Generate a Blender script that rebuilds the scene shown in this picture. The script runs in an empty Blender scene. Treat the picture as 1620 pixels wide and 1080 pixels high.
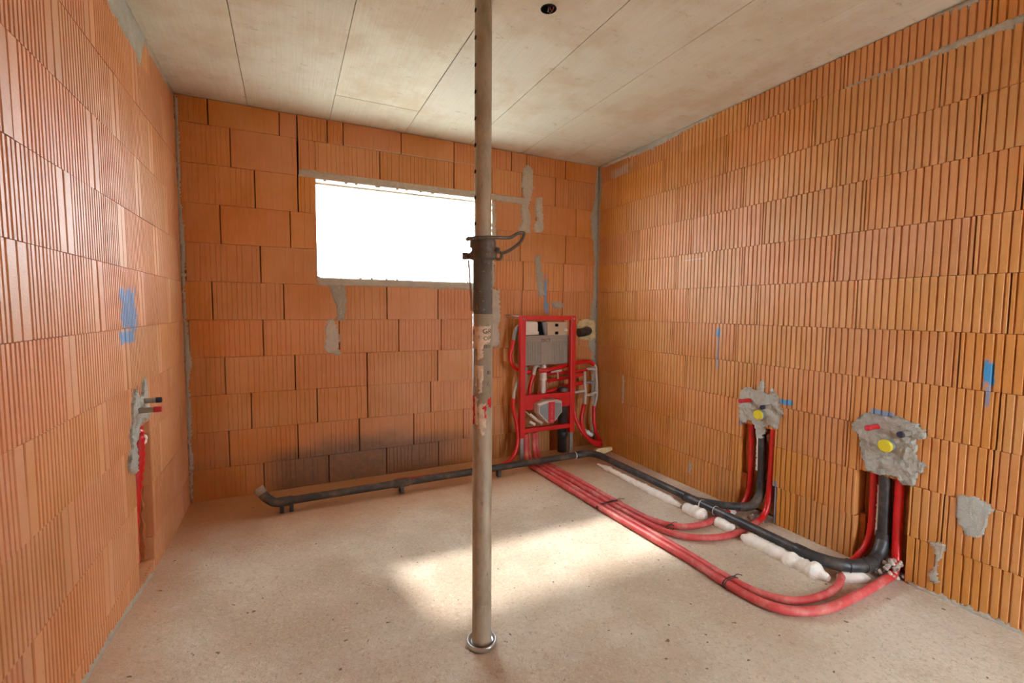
import bpy, bmesh, math, random
from mathutils import Vector, Matrix, noise
random.seed(7)
SC = bpy.context.scene
COL = SC.collection
W = 3.243          # room width (x), back wall is y = 0, room extends towards -y
HC = 2.625         # ceiling height
YF = -4.4          # wall behind the camera

# ------------------------------------------------------------------ camera
cam_d = bpy.data.cameras.new('camera')
cam = bpy.data.objects.new('camera', cam_d); COL.objects.link(cam)
cam_d.sensor_width = 36.0
cam_d.lens = 730.8 / 1620 * 36.0
cam_d.clip_start = 0.05
R_ = Vector((0.89964, -0.43657, 0.00723)); U_ = Vector((0.02354, 0.06503, 0.99761)); F_ = Vector((0.43599, 0.89732, -0.06878))
M = Matrix((R_, U_, -F_)).transposed().to_4x4(); M.translation = Vector((0.605, -3.6035, 1.2914))
cam.matrix_world = M
SC.camera = cam

# ------------------------------------------------------------------ sky, sun, exposure
SKY, SUN, EXPO = 17.0, 4.6, 0.48
wd = bpy.data.worlds.new('sky'); SC.world = wd; wd.use_nodes = True
nt = wd.node_tree; nt.nodes.clear()
tc = nt.nodes.new('ShaderNodeTexCoord'); nz = nt.nodes.new('ShaderNodeTexNoise'); nz.inputs['Scale'].default_value = 3.0; nz.inputs['Detail'].default_value = 5
mp = nt.nodes.new('ShaderNodeMapping'); mp.inputs['Scale'].default_value = (1, 1, 3.5)
cr = nt.nodes.new('ShaderNodeValToRGB')
cr.color_ramp.elements[0].position = .35; cr.color_ramp.elements[0].color = (.70, .88, 1.06, 1)
cr.color_ramp.elements[1].position = .62; cr.color_ramp.elements[1].color = (.84, .97, 1.02, 1)
bg = nt.nodes.new('ShaderNodeBackground'); bg.inputs['Strength'].default_value = SKY
ow = nt.nodes.new('ShaderNodeOutputWorld')
nt.links.new(tc.outputs['Generated'], mp.inputs['Vector']); nt.links.new(mp.outputs['Vector'], nz.inputs['Vector'])
nt.links.new(nz.outputs['Fac'], cr.inputs['Fac']); nt.links.new(cr.outputs['Color'], bg.inputs['Color']); nt.links.new(bg.outputs['Background'], ow.inputs['Surface'])
sd = bpy.data.lights.new('sun', 'SUN'); sd.energy = SUN; sd.angle = math.radians(3.5); sd.color = (1, .97, .94)
so = bpy.data.objects.new('sun', sd); COL.objects.link(so)
so.rotation_euler = Vector((0.17, -1.0, -1.12)).to_track_quat('-Z', 'Y').to_euler()
so.location = (1, 6, 6)
SC.view_settings.view_transform = 'Standard'; SC.view_settings.look = 'None'
SC.view_settings.exposure = EXPO; SC.view_settings.gamma = 1.0; SC.view_settings.use_curve_mapping = False
SC.cycles.diffuse_bounces = 6; SC.cycles.max_bounces = 9; SC.cycles.use_denoising = True

# ------------------------------------------------------------------ material helpers
def srgb(r, g, b):
    f = lambda c: (c/255/12.92) if c/255 <= .04045 else ((c/255+.055)/1.055)**2.4
    return (f(r), f(g), f(b), 1)

class NT:
    def __init__(s, name, rough=.6, spec=.5, metal=0):
        s.m = bpy.data.materials.new(name); s.m.use_nodes = True
        s.t = s.m.node_tree; s.b = s.t.nodes['Principled BSDF']
        s.b.inputs['Roughness'].default_value = rough; s.b.inputs['Metallic'].default_value = metal
        s.b.inputs['Specular IOR Level'].default_value = spec
        s._pos = None
    def n(s, typ, **kw):
        n = s.t.nodes.new(typ)
        for k, v in kw.items(): setattr(n, k, v)
        return n
    def link(s, a, b): s.t.links.new(a, b)
    def setin(s, sock, v):
        if hasattr(v, 'is_linked') or hasattr(v, 'links'): s.link(v, sock)
        else: sock.default_value = v
    def pos(s):
        if s._pos is None: s._pos = s.n('ShaderNodeNewGeometry').outputs['Position']
        return s._pos
    def objc(s): return s.n('ShaderNodeTexCoord').outputs['Object']
    def scale(s, vec, sc):
        m = s.n('ShaderNodeMapping'); m.inputs['Scale'].default_value = sc; s.link(vec, m.inputs['Vector']); return m.outputs['Vector']
    def noise(s, vec, scale, detail=4, rough=.55, dist=0.0):
        n = s.n('ShaderNodeTexNoise'); n.inputs['Scale'].default_value = scale; n.inputs['Detail'].default_value = detail
        n.inputs['Roughness'].default_value = rough; n.inputs['Distortion'].default_value = dist; s.link(vec, n.inputs['Vector']); return n.outputs['Fac']
    def voro(s, vec, scale):
        n = s.n('ShaderNodeTexVoronoi'); n.inputs['Scale'].default_value = scale; s.link(vec, n.inputs['Vector']); return n.outputs['Distance']
    def math(s, op, a, b=0.0, c=None, clamp=False):
        n = s.n('ShaderNodeMath', operation=op); n.use_clamp = clamp
        s.setin(n.inputs[0], a); s.setin(n.inputs[1], b)
        if c is not None: s.setin(n.inputs[2], c)
        return n.outputs[0]
    def ramp(s, v, lo, hi, a=0.0, b=1.0):
        n = s.n('ShaderNodeMapRange'); n.interpolation_type = 'SMOOTHSTEP'
        s.setin(n.inputs[0], v); n.inputs[1].default_value = lo; n.inputs[2].default_value = hi; n.inputs[3].default_value = a; n.inputs[4].default_value = b
        return n.outputs[0]
    def mix(s, f, a, b, mode='MIX'):
        n = s.n('ShaderNodeMix', data_type='RGBA', blend_type=mode)
        s.setin(n.inputs[0], f); s.setin(n.inputs[6], a); s.setin(n.inputs[7], b); return n.outputs[2]
    def sep(s, v):
        n = s.n('ShaderNodeSeparateXYZ'); s.link(v, n.inputs[0]); return n.outputs
    def rand(s): return s.n('ShaderNodeObjectInfo').outputs['Random']
    def hsv(s, col, h=.5, sat=1.0, val=1.0):
        n = s.n('ShaderNodeHueSaturation'); s.setin(n.inputs['Hue'], h); s.setin(n.inputs['Saturation'], sat); s.setin(n.inputs['Value'], val); s.setin(n.inputs['Color'], col); return n.outputs[0]
    def color(s, c): s.setin(s.b.inputs['Base Color'], c)
    def bump(s, h, strength=.3, dist=.004):
        n = s.n('ShaderNodeBump'); n.inputs['Strength'].default_value = strength; n.inputs['Distance'].default_value = dist
        s.link(h, n.inputs['Height']); s.link(n.outputs[0], s.b.inputs['Normal'])

def simple(name, col, rough=.5, spec=.5, metal=0, var=.12, nscale=18, bump=.1, dirt=None, dirt_amt=.5):
    m = NT(name, rough, spec, metal); p = m.objc() if False else m.pos()
    v = m.noise(p, nscale, 5)
    c = m.hsv(col, .5, 1.0, m.ramp(v, .25, .75, 1-var, 1+var))
    if dirt: c = m.mix(m.math('MULTIPLY', m.ramp(m.noise(p, nscale*.6, 6, .7), .45, .68), dirt_amt), c, dirt)
    m.color(c); m.bump(m.noise(p, nscale*8, 3), bump, .003)
    return m.m

def box_mask(m, u, v, uc, vc, hu, hv, nz, soft=.35):
    a = m.math('DIVIDE', m.math('ABSOLUTE', m.math('SUBTRACT', u, uc)), hu)
    b = m.math('DIVIDE', m.math('ABSOLUTE', m.math('SUBTRACT', v, vc)), hv)
    d = m.math('ADD', m.math('MAXIMUM', a, b), m.math('MULTIPLY', m.math('SUBTRACT', nz, .5), 1.6))
    return m.ramp(d, 1.0-soft, 1.0, 1.0, 0.0)

BLUE = srgb(52, 150, 205)
def brick_mat(name, side, base, marks=(), soot=False, chalk=()):
    m = NT(name, .62, .5)
    p = m.pos(); x, y, z = m.sep(p)
    u = x if side == 'back' else m.math('MULTIPLY', y, -1.0)
    r = m.rand()
    c = m.hsv(base, m.ramp(r, 0, 1, .496, .504), m.ramp(m.math('FRACT', m.math('MULTIPLY', r, 7.3)), 0, 1, .97, 1.03), m.ramp(m.math('FRACT', m.math('MULTIPLY', r, 13.7)), 0, 1, .93, 1.06))
    big = m.noise(p, 2.3, 4); fine = m.noise(p, 70, 5, .65)
    st = m.noise(m.scale(p, (26, 26, 3.0)), 3.0, 4, .6)
    c = m.hsv(c, .5, m.ramp(big, .3, .7, 1.04, .94), m.ramp(big, .3, .7, .93, 1.07))
    c = m.mix(m.ramp(st, .35, .75, 0, .25), c, srgb(224, 158, 98))
    c = m.mix(m.ramp(fine, .55, .8, 0, .35), c, srgb(150, 84, 40))
    c = m.mix(m.ramp(m.noise(p, 140, 2), .62, .8, 0, .35), c, srgb(232, 176, 126))
    n1 = m.noise(p, 22, 5, .7)
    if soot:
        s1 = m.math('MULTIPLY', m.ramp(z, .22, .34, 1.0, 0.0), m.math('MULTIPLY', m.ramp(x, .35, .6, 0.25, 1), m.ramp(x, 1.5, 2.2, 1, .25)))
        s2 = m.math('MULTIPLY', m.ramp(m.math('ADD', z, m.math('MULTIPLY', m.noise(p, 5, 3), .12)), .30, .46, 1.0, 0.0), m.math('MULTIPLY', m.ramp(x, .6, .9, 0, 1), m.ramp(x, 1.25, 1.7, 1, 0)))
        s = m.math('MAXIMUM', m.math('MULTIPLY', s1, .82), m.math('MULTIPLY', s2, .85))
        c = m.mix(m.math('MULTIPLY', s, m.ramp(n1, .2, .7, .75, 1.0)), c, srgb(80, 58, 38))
    for (uc, vc, hu, hv, amt) in marks:
        k = m.math('MULTIPLY', box_mask(m, u, z, uc, vc, hu, hv, n1), amt)
        c = m.mix(k, c, BLUE)
    for (uc, vc, hu, hv, amt) in chalk:
        k = m.math('MULTIPLY', box_mask(m, u, z, uc, vc, hu, hv, n1, .7), amt)
        c = m.mix(k, c, srgb(205, 190, 172))
    m.color(c)
    m.b.inputs['Roughness'].default_value = .52
    m.b.inputs['Specular IOR Level'].default_value = .8
    m.bump(m.math('ADD', m.noise(p, 160, 4), m.math('MULTIPLY', m.noise(m.scale(p, (8, 8, 60)), 4, 3), .6)), .35, .003)
    return m.m

BR = srgb(206, 139, 64)
MAT = {}
MAT['brick_left'] = brick_mat('brick_left', 'left', srgb(214, 150, 98), marks=[(1.13, 1.28, .12, .10, .75), (1.16, 1.165, .10, .03, .8)])
MAT['brick_right'] = brick_mat('brick_right', 'right', BR, marks=[(1.39, 1.15, .018, .03, .8), (1.39, 1.03, .010, .13, .5), (2.748, 1.04, .020, .06, 1.0), (2.747, .94, .010, .05, .6),
        (1.885, .757, .045, .018, .95), (1.835, .12, .018, .14, .6), (1.59, .60, .02, .05, .6), (2.375, .79, .05, .02, .7), (1.60, .42, .012, .05, .5)],
        chalk=[(.32, 2.50, .16, .05, .7), (1.18, .15, .02, .06, .6), (1.15, 1.66, .14, .006, .7)])
MAT['brick_back'] = brick_mat('brick_back', 'back', srgb(200, 128, 58), marks=[(2.685, 1.45, .018, .16, .75), (2.70, 1.30, .03, .05, .6), (2.8, 1.33, .05, .03, .35)], soot=True,
        chalk=[(1.55, 2.463, .75, .006, .6), (2.52, 1.75, .004, .45, .4)])
def mortar_mat(name, col):
    m = NT(name, .9, .2); p = m.pos()
    c = m.mix(m.noise(p, 14, 6, .65), col, srgb(176, 172, 158)); c = m.mix(m.ramp(m.noise(p, 60, 4), .5, .75, 0, .5), c, srgb(205, 200, 188))
    m.color(c); m.bump(m.noise(p, 38, 7, .75, .5), 1.0, .014); return m.m
MAT['mortar'] = mortar_mat('mortar', srgb(222, 221, 208))
MAT['mortar_warm'] = mortar_mat('mortar_warm', srgb(226, 212, 192))
MAT['mortar_dark'] = mortar_mat('mortar_dark', srgb(176, 168, 150))
def joint_mat():
    m = NT('joint', .95, .1); m.color(m.mix(m.noise(m.pos(), 30, 4), srgb(120, 66, 36), srgb(84, 46, 26))); return m.m
MAT['joint'] = joint_mat()
def broken_mat():
    m = NT('broken_brick', .9, .2); p = m.pos()
    c = m.mix(m.noise(p, 30, 6, .7), srgb(214, 138, 84), srgb(164, 92, 52)); m.color(c); m.bump(m.noise(p, 60, 6, .7), .9, .01); return m.m
MAT['broken'] = broken_mat()
def ceil_mat():
    m = NT('raw_concrete', .8, .3); p = m.pos(); x, y, z = m.sep(p); r = m.rand()
    gr = m.noise(m.scale(p, (34, 1.1, 1)), 3.0, 5, .6, .4)
    st = m.noise(p, 1.7, 6, .65); fl = m.noise(m.scale(p, (4.5, 9, 1)), 2.2, 7, .78)
    c = m.hsv(srgb(224, 224, 208), .5, m.ramp(r, 0, 1, .85, 1.15), m.ramp(m.math('FRACT', m.math('MULTIPLY', r, 9.1)), 0, 1, .93, 1.04))
    c = m.mix(m.ramp(gr, .35, .7, 0, .26), c, srgb(196, 186, 168))
    c = m.mix(m.ramp(st, .42, .66, 0, .6), c, srgb(196, 178, 148))
    c = m.mix(m.ramp(fl, .57, .72, 0, .6), c, srgb(150, 132, 106))
    c = m.mix(m.ramp(m.voro(m.scale(p, (1, .6, 1)), 9.0), .05, .02, 0, .0), c, srgb(90, 70, 50))
    c = m.mix(m.ramp(m.noise(p, 90, 3), .66, .76, 0, .5), c, srgb(140, 122, 98))
    m.color(c); m.bump(m.math('ADD', gr, m.math('MULTIPLY', m.noise(p, 50, 4), .5)), .25, .004); return m.m
MAT['ceiling'] = ceil_mat()
def floor_mat():
    m = NT('screed', .85, .3); p = m.pos(); x, y, z = m.sep(p)
    a = m.noise(p, 1.6, 6, .6); b = m.noise(p, 64, 5, .68, 1.0); d = m.noise(p, 9, 6, .7, 1.2)
    c = m.mix(m.ramp(a, .35, .65), srgb(214, 202, 180), srgb(192, 174, 150))
    c = m.mix(m.ramp(b, .5, .7, 0, .6), c, srgb(166, 140, 112))
    c = m.mix(m.ramp(b, .46, .28, 0, .5), c, srgb(232, 222, 208))
    c = m.mix(m.ramp(d, .55, .7, 0, .5), c, srgb(190, 168, 146))
    c = m.mix(m.ramp(m.noise(p, 5.5, 5, .7), .60, .74, 0, .5), c, srgb(216, 206, 194))
    # noise-edged brick dust along the walls; the back band also paints in warm light
    du = m.math('ADD', y, m.math('MULTIPLY', m.noise(p, 3, 5), .5))
    c = m.mix(m.ramp(du, -.85, .15, 0, .75), c, srgb(204, 146, 92))
    dl = m.math('ADD', x, m.math('MULTIPLY', m.noise(p, 4, 5), -.3))
    c = m.mix(m.ramp(dl, .12, -.12, 0, .5), c, srgb(200, 148, 108))
    c = m.mix(m.ramp(m.noise(p, 30, 2, .5), .715, .74, 0, .8), c, srgb(74, 56, 44))
    m.color(c); m.bump(m.math('ADD', m.noise(p, 42, 6, .7, .8), m.math('MULTIPLY', m.noise(p, 8, 4), .8)), .8, .009); return m.m
MAT['floor'] = floor_mat()
MAT['ground'] = simple('outside_ground', srgb(178, 172, 160), .95, .1)
MAT['plain_wall'] = simple('plain_brick', srgb(205, 128, 80), .8, .2)
MAT['soffit'] = simple('soffit', srgb(214, 206, 192), .8, .2)
def prop_mat(name, col, dark, rough):
    m = NT(name, rough, .5, .12); p = m.pos()
    c = m.mix(m.ramp(m.noise(m.scale(p, (1, 1, .35)), 22, 6, .7), .35, .7), col, dark)
    c = m.mix(m.ramp(m.noise(p, 60, 4), .6, .72, 0, .6), c, srgb(196, 182, 158))
    c = m.mix(m.ramp(m.noise(m.scale(p, (1, 1, .3)), 30, 5, .7), .62, .72, 0, .7), c, srgb(96, 74, 54))
    m.color(c); m.bump(m.noise(p, 90, 4), .2, .002); return m.m
MAT['galv'] = prop_mat('weathered_galvanised', srgb(186, 178, 156), srgb(156, 148, 126), .5)
MAT['galv_dark'] = prop_mat('dark_thread', srgb(112, 110, 104), srgb(86, 84, 80), .5)
MAT['iron'] = prop_mat('cast_iron', srgb(116, 108, 98), srgb(84, 76, 68), .5)
MAT['black'] = simple('black_plastic', srgb(46, 48, 50), .42, .5, 0, .2, 14, .1, srgb(122, 112, 100), .45)
MAT['black_dusty'] = simple('dusty_black_plastic', srgb(58, 54, 50), .6, .4, 0, .2, 10, .2, srgb(136, 112, 88), .6)
MAT['dark'] = simple('dark_recess', srgb(20, 19, 19), .8, .1)
MAT['red_paint'] = simple('red_frame_paint', srgb(200, 30, 30), .35, .5, 0, .08, 10, .05)
MAT['red_hose'] = simple('red_hose', srgb(202, 78, 76), .5, .4, 0, .12, 16, .15, srgb(222, 150, 138), .6)
MAT['red_riser'] = simple('red_conduit', srgb(205, 24, 26), .32, .55, 0, .12, 20, .1)
MAT['grey_plastic'] = simple('grey_cistern', srgb(150, 140, 128), .55, .4, 0, .06)
MAT['grey_light'] = simple('light_grey', srgb(192, 186, 178), .5, .4, 0, .06)
MAT['grey_mid'] = simple('mid_grey', srgb(134, 138, 140), .5, .4, 0, .06)
MAT['white_plastic'] = simple('white_plastic', srgb(228, 220, 206), .45, .4, 0, .04)
MAT['beige_plastic'] = simple('beige_plastic', srgb(196, 172, 144), .5, .4, 0, .06)
MAT['steel'] = simple('zinc_steel', srgb(186, 184, 180), .35, .5, .8, .1)
MAT['foam'] = simple('expanding_foam', srgb(246, 242, 230), .85, .3, 0, .07, 26, .6, srgb(222, 204, 176), .35)
MAT['foam_yellow'] = simple('yellowed_foam', srgb(222, 200, 152), .85, .3, 0, .1, 26, .6)
MAT['foam_dirty'] = simple('dirty_foam', srgb(188, 174, 160), .9, .2, 0, .2, 30, .8, srgb(120, 96, 84), .7)
MAT['yellow'] = simple('yellow_cap', srgb(226, 208, 50), .4, .5, 0, .05)
MAT['blue_cap'] = simple('dark_blue_cap', srgb(40, 44, 66), .5, .4, 0, .05)
MAT['red_cap'] = simple('red_cap', srgb(196, 44, 56), .45, .4, 0, .05)
MAT['tube_grey'] = simple('alu_stub', srgb(150, 142, 128), .5, .5, .2, .12)
MAT['wire'] = simple('binding_wire', srgb(84, 74, 68), .5, .5, .6)
MAT['tie_white'] = simple('white_tie', srgb(222, 220, 214), .5, .4)
MAT['sticker'] = simple('sticker_paper', srgb(230, 212, 186), .7, .3, 0, .1, 60, .1, srgb(150, 130, 104), .6)
MAT['sticker_red'] = simple('sticker_red', srgb(204, 34, 32), .6, .3, 0, .1, 60)
MAT['ink'] = simple('ink', srgb(60, 50, 46), .7, .2)
MAT['tape'] = simple('grey_tape', srgb(158, 144, 124), .6, .4, 0, .2, 40, .3)

# ------------------------------------------------------------------ mesh helpers
class MB:
    def __init__(s): s.v = []; s.f = []; s.sm = []
    def add(s, vs, fs, smooth=False):
        o = len(s.v); s.v += [tuple(a) for a in vs]; s.f += [tuple(i+o for i in f) for f in fs]; s.sm += [smooth]*len(fs); return s
    def box(s, lo, hi, bev=0.0):
        x0, y0, z0 = lo; x1, y1, z1 = hi
        if bev <= 0:
            vs = [(x0,y0,z0),(x1,y0,z0),(x1,y1,z0),(x0,y1,z0),(x0,y0,z1),(x1,y0,z1),(x1,y1,z1),(x0,y1,z1)]
            return s.add(vs, [(3,2,1,0),(4,5,6,7),(0,1,5,4),(1,2,6,5),(2,3,7,6),(3,0,4,7)])
        bm = bmesh.new(); bmesh.ops.create_cube(bm, size=1)
        for v in bm.verts: v.co = Vector((x0+(v.co.x+.5)*(x1-x0), y0+(v.co.y+.5)*(y1-y0), z0+(v.co.z+.5)*(z1-z0)))
        bmesh.ops.bevel(bm, geom=bm.edges[:]+bm.verts[:], offset=bev, segments=2, affect='EDGES', profile=.6)
        bm.verts.index_update(); s.add([v.co[:] for v in bm.verts], [[v.index for v in f.verts] for f in bm.faces]); bm.free(); return s
    def tube(s, pts, r, seg=12, caps=True, closed=False, flat=1.0, hole=0.0):
        P = [Vector(p) for p in pts]; n = len(P)
        rr = r if isinstance(r, (list, tuple)) else [r]*n
        T = []
        for i in range(n):
            a = P[(i-1) % n] if (closed or i > 0) else P[i]; b = P[(i+1) % n] if (closed or i < n-1) else P[i]
            T.append((b-a).normalized())
        ref = Vector((0, 0, 1)) if abs(T[0].z) < .9 else Vector((1, 0, 0))
        N = (ref - T[0]*ref.dot(T[0])).normalized(); vs = []; fs = []
        for i in range(n):
            if i: N = (N - T[i]*N.dot(T[i])).normalized()
            B = T[i].cross(N)
            for k in range(seg):
                a = 2*math.pi*k/seg; vs.append(P[i] + (N*math.cos(a)*flat + B*math.sin(a))*rr[i])
        m = n if closed else n-1
        for i in range(m):
            for k in range(seg):
                k2 = (k+1) % seg; i2 = (i+1) % n
                fs.append((i*seg+k, i*seg+k2, i2*seg+k2, i2*seg+k))
        s.add(vs, fs, True)
        if caps and not closed:
            s.add(vs[:seg], [tuple(reversed(range(seg)))]); s.add(vs[-seg:], [tuple(range(seg))])
        return s
    def cyl(s, a, b, r, seg=20, r2=None, caps=True): return s.tube([a, b], [r, r if r2 is None else r2], seg, caps)
    def lathe(s, c, prof, seg=32, axis='z'):
        vs = []; fs = []; n = len(prof)
        for (r, h) in prof:
            for k in range(seg):
                a = 2*math.pi*k/seg
                p = (r*math.cos(a), r*math.sin(a), h) if axis == 'z' else ((h, r*math.cos(a), r*math.sin(a)) if axis == 'x' else (r*math.sin(a), h, r*math.cos(a)))
                vs.append((c[0]+p[0], c[1]+p[1], c[2]+p[2]))
        for i in range(n-1):
            for k in range(seg): fs.append((i*seg+k, i*seg+(k+1) % seg, (i+1)*seg+(k+1) % seg, (i+1)*seg+k))
        return s.add(vs, fs, True)
    def prism(s, poly, f0, f1):
        n = len(poly); vs = [f0(*p) for p in poly] + [f1(*p) for p in poly]
        return s.add(vs, [tuple(range(n)), tuple(reversed(range(n, 2*n)))] + [(i, n+i, n+(i+1) % n, (i+1) % n) for i in range(n)])
    def mesh(s, name, mat):
        me = bpy.data.meshes.new(name); me.from_pydata(s.v, [], s.f)
        me.polygons.foreach_set('use_smooth', s.sm); me.materials.append(MAT[mat] if isinstance(mat, str) else mat); me.update()
        bm = bmesh.new(); bm.from_mesh(me); bmesh.ops.recalc_face_normals(bm, faces=bm.faces); bm.to_mesh(me); bm.free()
        return me
    def build(s, name, mat, parent=None, label=None):
        o = bpy.data.objects.new(name, s.mesh(name, mat)); COL.objects.link(o)
        if parent is not None: o.parent = parent; o.matrix_parent_inverse = parent.matrix_world.inverted() if parent.type != 'EMPTY' else Matrix.Translation(parent.location).inverted()
        if label: o['label'] = label
        return o
def tag(o, label, cat, group=None, kind=None):
    o['label'] = label; o['category'] = cat
    if group: o['group'] = group
    if kind: o['kind'] = kind
    return o
def thing(name, loc, label, cat, group=None, kind=None):
    o = bpy.data.objects.new(name, None); COL.objects.link(o); o.location = loc; o.empty_display_size = .05
    return tag(o, label, cat, group, kind)
def spline(pts, n=8):
    P = [Vector(p) for p in pts]; out = []
    for i in range(len(P)-1):
        p0 = P[max(i-1, 0)]; p1 = P[i]; p2 = P[i+1]; p3 = P[min(i+2, len(P)-1)]
        for k in range(n):
            t = k/n
            out.append(.5*((2*p1)+(p2-p0)*t+(2*p0-5*p1+4*p2-p3)*t*t+(3*p1-p0-3*p2+p3)*t**3))
    return out+[P[-1]]
def nz(x, y=0, z=0): return noise.noise(Vector((x, y, z)))
def inside(p, poly):
    x, y = p; c = False; n = len(poly); j = n-1
    for i in range(n):
        xi, yi = poly[i]; xj, yj = poly[j]
        if (yi > y) != (yj > y) and x < (xj-xi)*(y-yi)/(yj-yi)+xi: c = not c
        j = i
    return c
def lump(name, fmap, poly, mat, parent, cell=.01, h=.006, rough=.012, sink=-.009, label=None, seed=0, nfreq=28):
    """a smeared patch of mortar or foam: irregular outline, uneven relief; fmap(u, v, h) puts it on its surface"""
    us = [p[0] for p in poly]; vs = [p[1] for p in poly]; u0, u1, v0, v1 = min(us)-rough, max(us)+rough, min(vs)-rough, max(vs)+rough
    nu = int((u1-u0)/cell)+2; nv = int((v1-v0)/cell)+2
    H = {}
    for i in range(nu):
        for j in range(nv):
            u = u0+i*cell; v = v0+j*cell
            du = nz(u*45+seed, v*45, 3.1)*rough + nz(u*110+seed, v*110, 9)*rough*.6; dv = nz(u*45, v*45+seed, 7.7)*rough + nz(u*110, v*110+seed, 1)*rough*.6
            if inside((u+du, v+dv), poly): H[i, j] = h*(.55+.5*nz(u*nfreq+seed, v*nfreq, 1.3)+.45*nz(u*nfreq*2.7, v*nfreq*2.7+seed, 5))+.0015
    mb = MB(); idx = {}; vv = []; ff = []
    def vid(i, j):
        if (i, j) not in idx:
            idx[i, j] = len(vv); vv.append(fmap(u0+i*cell+nz(i*.9, j*.9, 2)*cell*.35, v0+j*cell+nz(i*.9, j*.9, 8)*cell*.35, H.get((i, j), sink)))
        return idx[i, j]
    for i in range(-1, nu):
        for j in range(-1, nv):
            q = [(i, j), (i+1, j), (i+1, j+1), (i, j+1)]
            if any(k in H for k in q): ff.append([vid(*k) for k in q])
    if not ff: return None
    mb.add(vv, ff, True)
    return mb.build(name, mat, parent, label)
def text_flat(body, size):
    cu = bpy.data.curves.new('lettering', 'FONT'); cu.body = body; cu.size = size; cu.align_x = 'CENTER'; cu.align_y = 'CENTER'; cu.resolution_u = 2
    o = bpy.data.objects.new('lettering', cu); COL.objects.link(o)
    dg = bpy.context.evaluated_depsgraph_get(); me = o.evaluated_get(dg).to_mesh()
    vs = [v.co[:] for v in me.vertices]; fs = [tuple(p.vertices) for p in me.polygons]
    o.evaluated_get(dg).to_mesh_clear(); bpy.data.objects.remove(o); bpy.data.curves.remove(cu)
    return vs, fs

# ------------------------------------------------------------------ setting: walls of hollow clay bricks
FB = lambda u, v, h: (u, -h, v)
FR = lambda u, v, h: (W-h, -u, v)
FL = lambda u, v, h: (h, -u, v)
def brick_profile(u0, u1, pat, seed):
    """front outline of a hollow brick: list of (u, h) with its extrusion grooves"""
    rnd = random.Random(seed); L = u1-u0; pts = [(u0+.0012, -.0025), (u0+.003, 0)]
    if pat == 'right': pitch, gw, gd, edge = .0300, .0070, .0076, .016
    elif pat == 'left': pitch, gw, gd, edge = .0217, .0068, .0110, .050
    elif pat == 'smooth': pitch, gw, gd, edge = .062, .0022, .0012, .03
    else: pitch, gw, gd, edge = .0290, .0032, .0030, .02
    if L > .06:
        e = edge if L > .2 else .012
        n = max(1, round((L-2*e)/pitch)); 
        for i in range(n+1):
            g = u0+e+(L-2*e)*i/n + rnd.uniform(-1, 1)*(.0012 if pat in ('right', 'left') else .004)
            w = gw*rnd.uniform(.8, 1.2); d = gd*rnd.uniform(.8, 1.2)
            if pat in ('back', 'smooth') and rnd.random() < .15: continue
            if g-w/2 <= pts[-1][0]+.002 or g+w/2 > u1-.004: continue
            r = w*.22
            pts += [(g-w/2-r, 0), (g-w/2+r*.3, -.4*d), (g-w/4, -d), (g+w/4, -d), (g+w/2-r*.3, -.4*d), (g+w/2+r, 0)]
    pts += [(u1-.003, 0), (u1-.0012, -.0025)]
    return pts
def brick_mesh(L, Hh, pat, seed, depth=.10):
    pr = [(0, -depth)]+brick_profile(0, L, pat, seed)+[(L, -depth)]
    return pr
BR_CACHE = {}
def wall_bricks(parent, fmap, zb, joints, ulen, holes, pat_of, mat, vj=.0035, jit=.0016):
    """zb: course boundaries from the top down; joints[c]: joint positions; holes: (u0,u1,v0,v1,jitter)"""
    cnt = 0
    for c in range(len(zb)-1):
        v1, v0 = zb[c]-.001, zb[c+1]+.001
        edges = [0.0]+[j for j in joints[c] if .02 < j < ulen-.02]+[ulen]
        for a, b in zip(edges[:-1], edges[1:]):
            rnd = random.Random(int(a*1000)+c*7919); g = vj*rnd.uniform(.6, 1.5)
            pieces = [(a+g/2, b-g/2, v0, v1)]
            for (h0, h1, w0, w1, jt) in holes:
                nxt = []
                for (p0, p1, q0, q1) in pieces:
                    if p1 <= h0 or p0 >= h1 or q1 <= w0 or q0 >= w1: nxt.append((p0, p1, q0, q1)); continue
                    j0 = h0+rnd.uniform(-jt, jt); j1 = h1+rnd.uniform(-jt, jt)
                    if p0 < j0-.012: nxt.append((p0, j0, q0, q1))
                    if p1 > j1+.012: nxt.append((j1, p1, q0, q1))
                    m0, m1 = max(p0, j0), min(p1, j1)
                    if m1-m0 > .012:
                        if q1 > w1+.02: nxt.append((m0, m1, w1, q1))
                        if q0 < w0-.02: nxt.append((m0, m1, q0, w0))
                pieces = nxt
            for (p0, p1, q0, q1) in pieces:
                if p1-p0 < .012 or q1-q0 < .015: continue
                pat = pat_of(c, p0, p1, rnd); L = round(p1-p0, 2); Hh = round(q1-q0, 3); var = rnd.randrange(4)
                off = rnd.uniform(-jit, jit)
                L = p1-p0
                pr = [(0, -.10)]+brick_profile(0, L, pat, var*31+c*3)+[(L, -.10)]
                n = len(pr); tl = rnd.uniform(-.0012, .0012)
                org = Vector(fmap(p0, q0, 0))
                vs = [Vector(fmap(p0+u, q0, h+off-tl))-org for u, h in pr]+[Vector(fmap(p0+u, q1, h+off+tl))-org for u, h in pr]
                fs = [(i, i+1, n+i+1, n+i) for i in range(n-1)]+[tuple(range(n)), tuple(range(n, 2*n))]
                me = MB().add(vs, fs).mesh('hollow_brick', mat)
                o = bpy.data.objects.new('hollow_brick', me); COL.objects.link(o); o.parent = parent; o.location = org; cnt += 1
    return cnt

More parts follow.
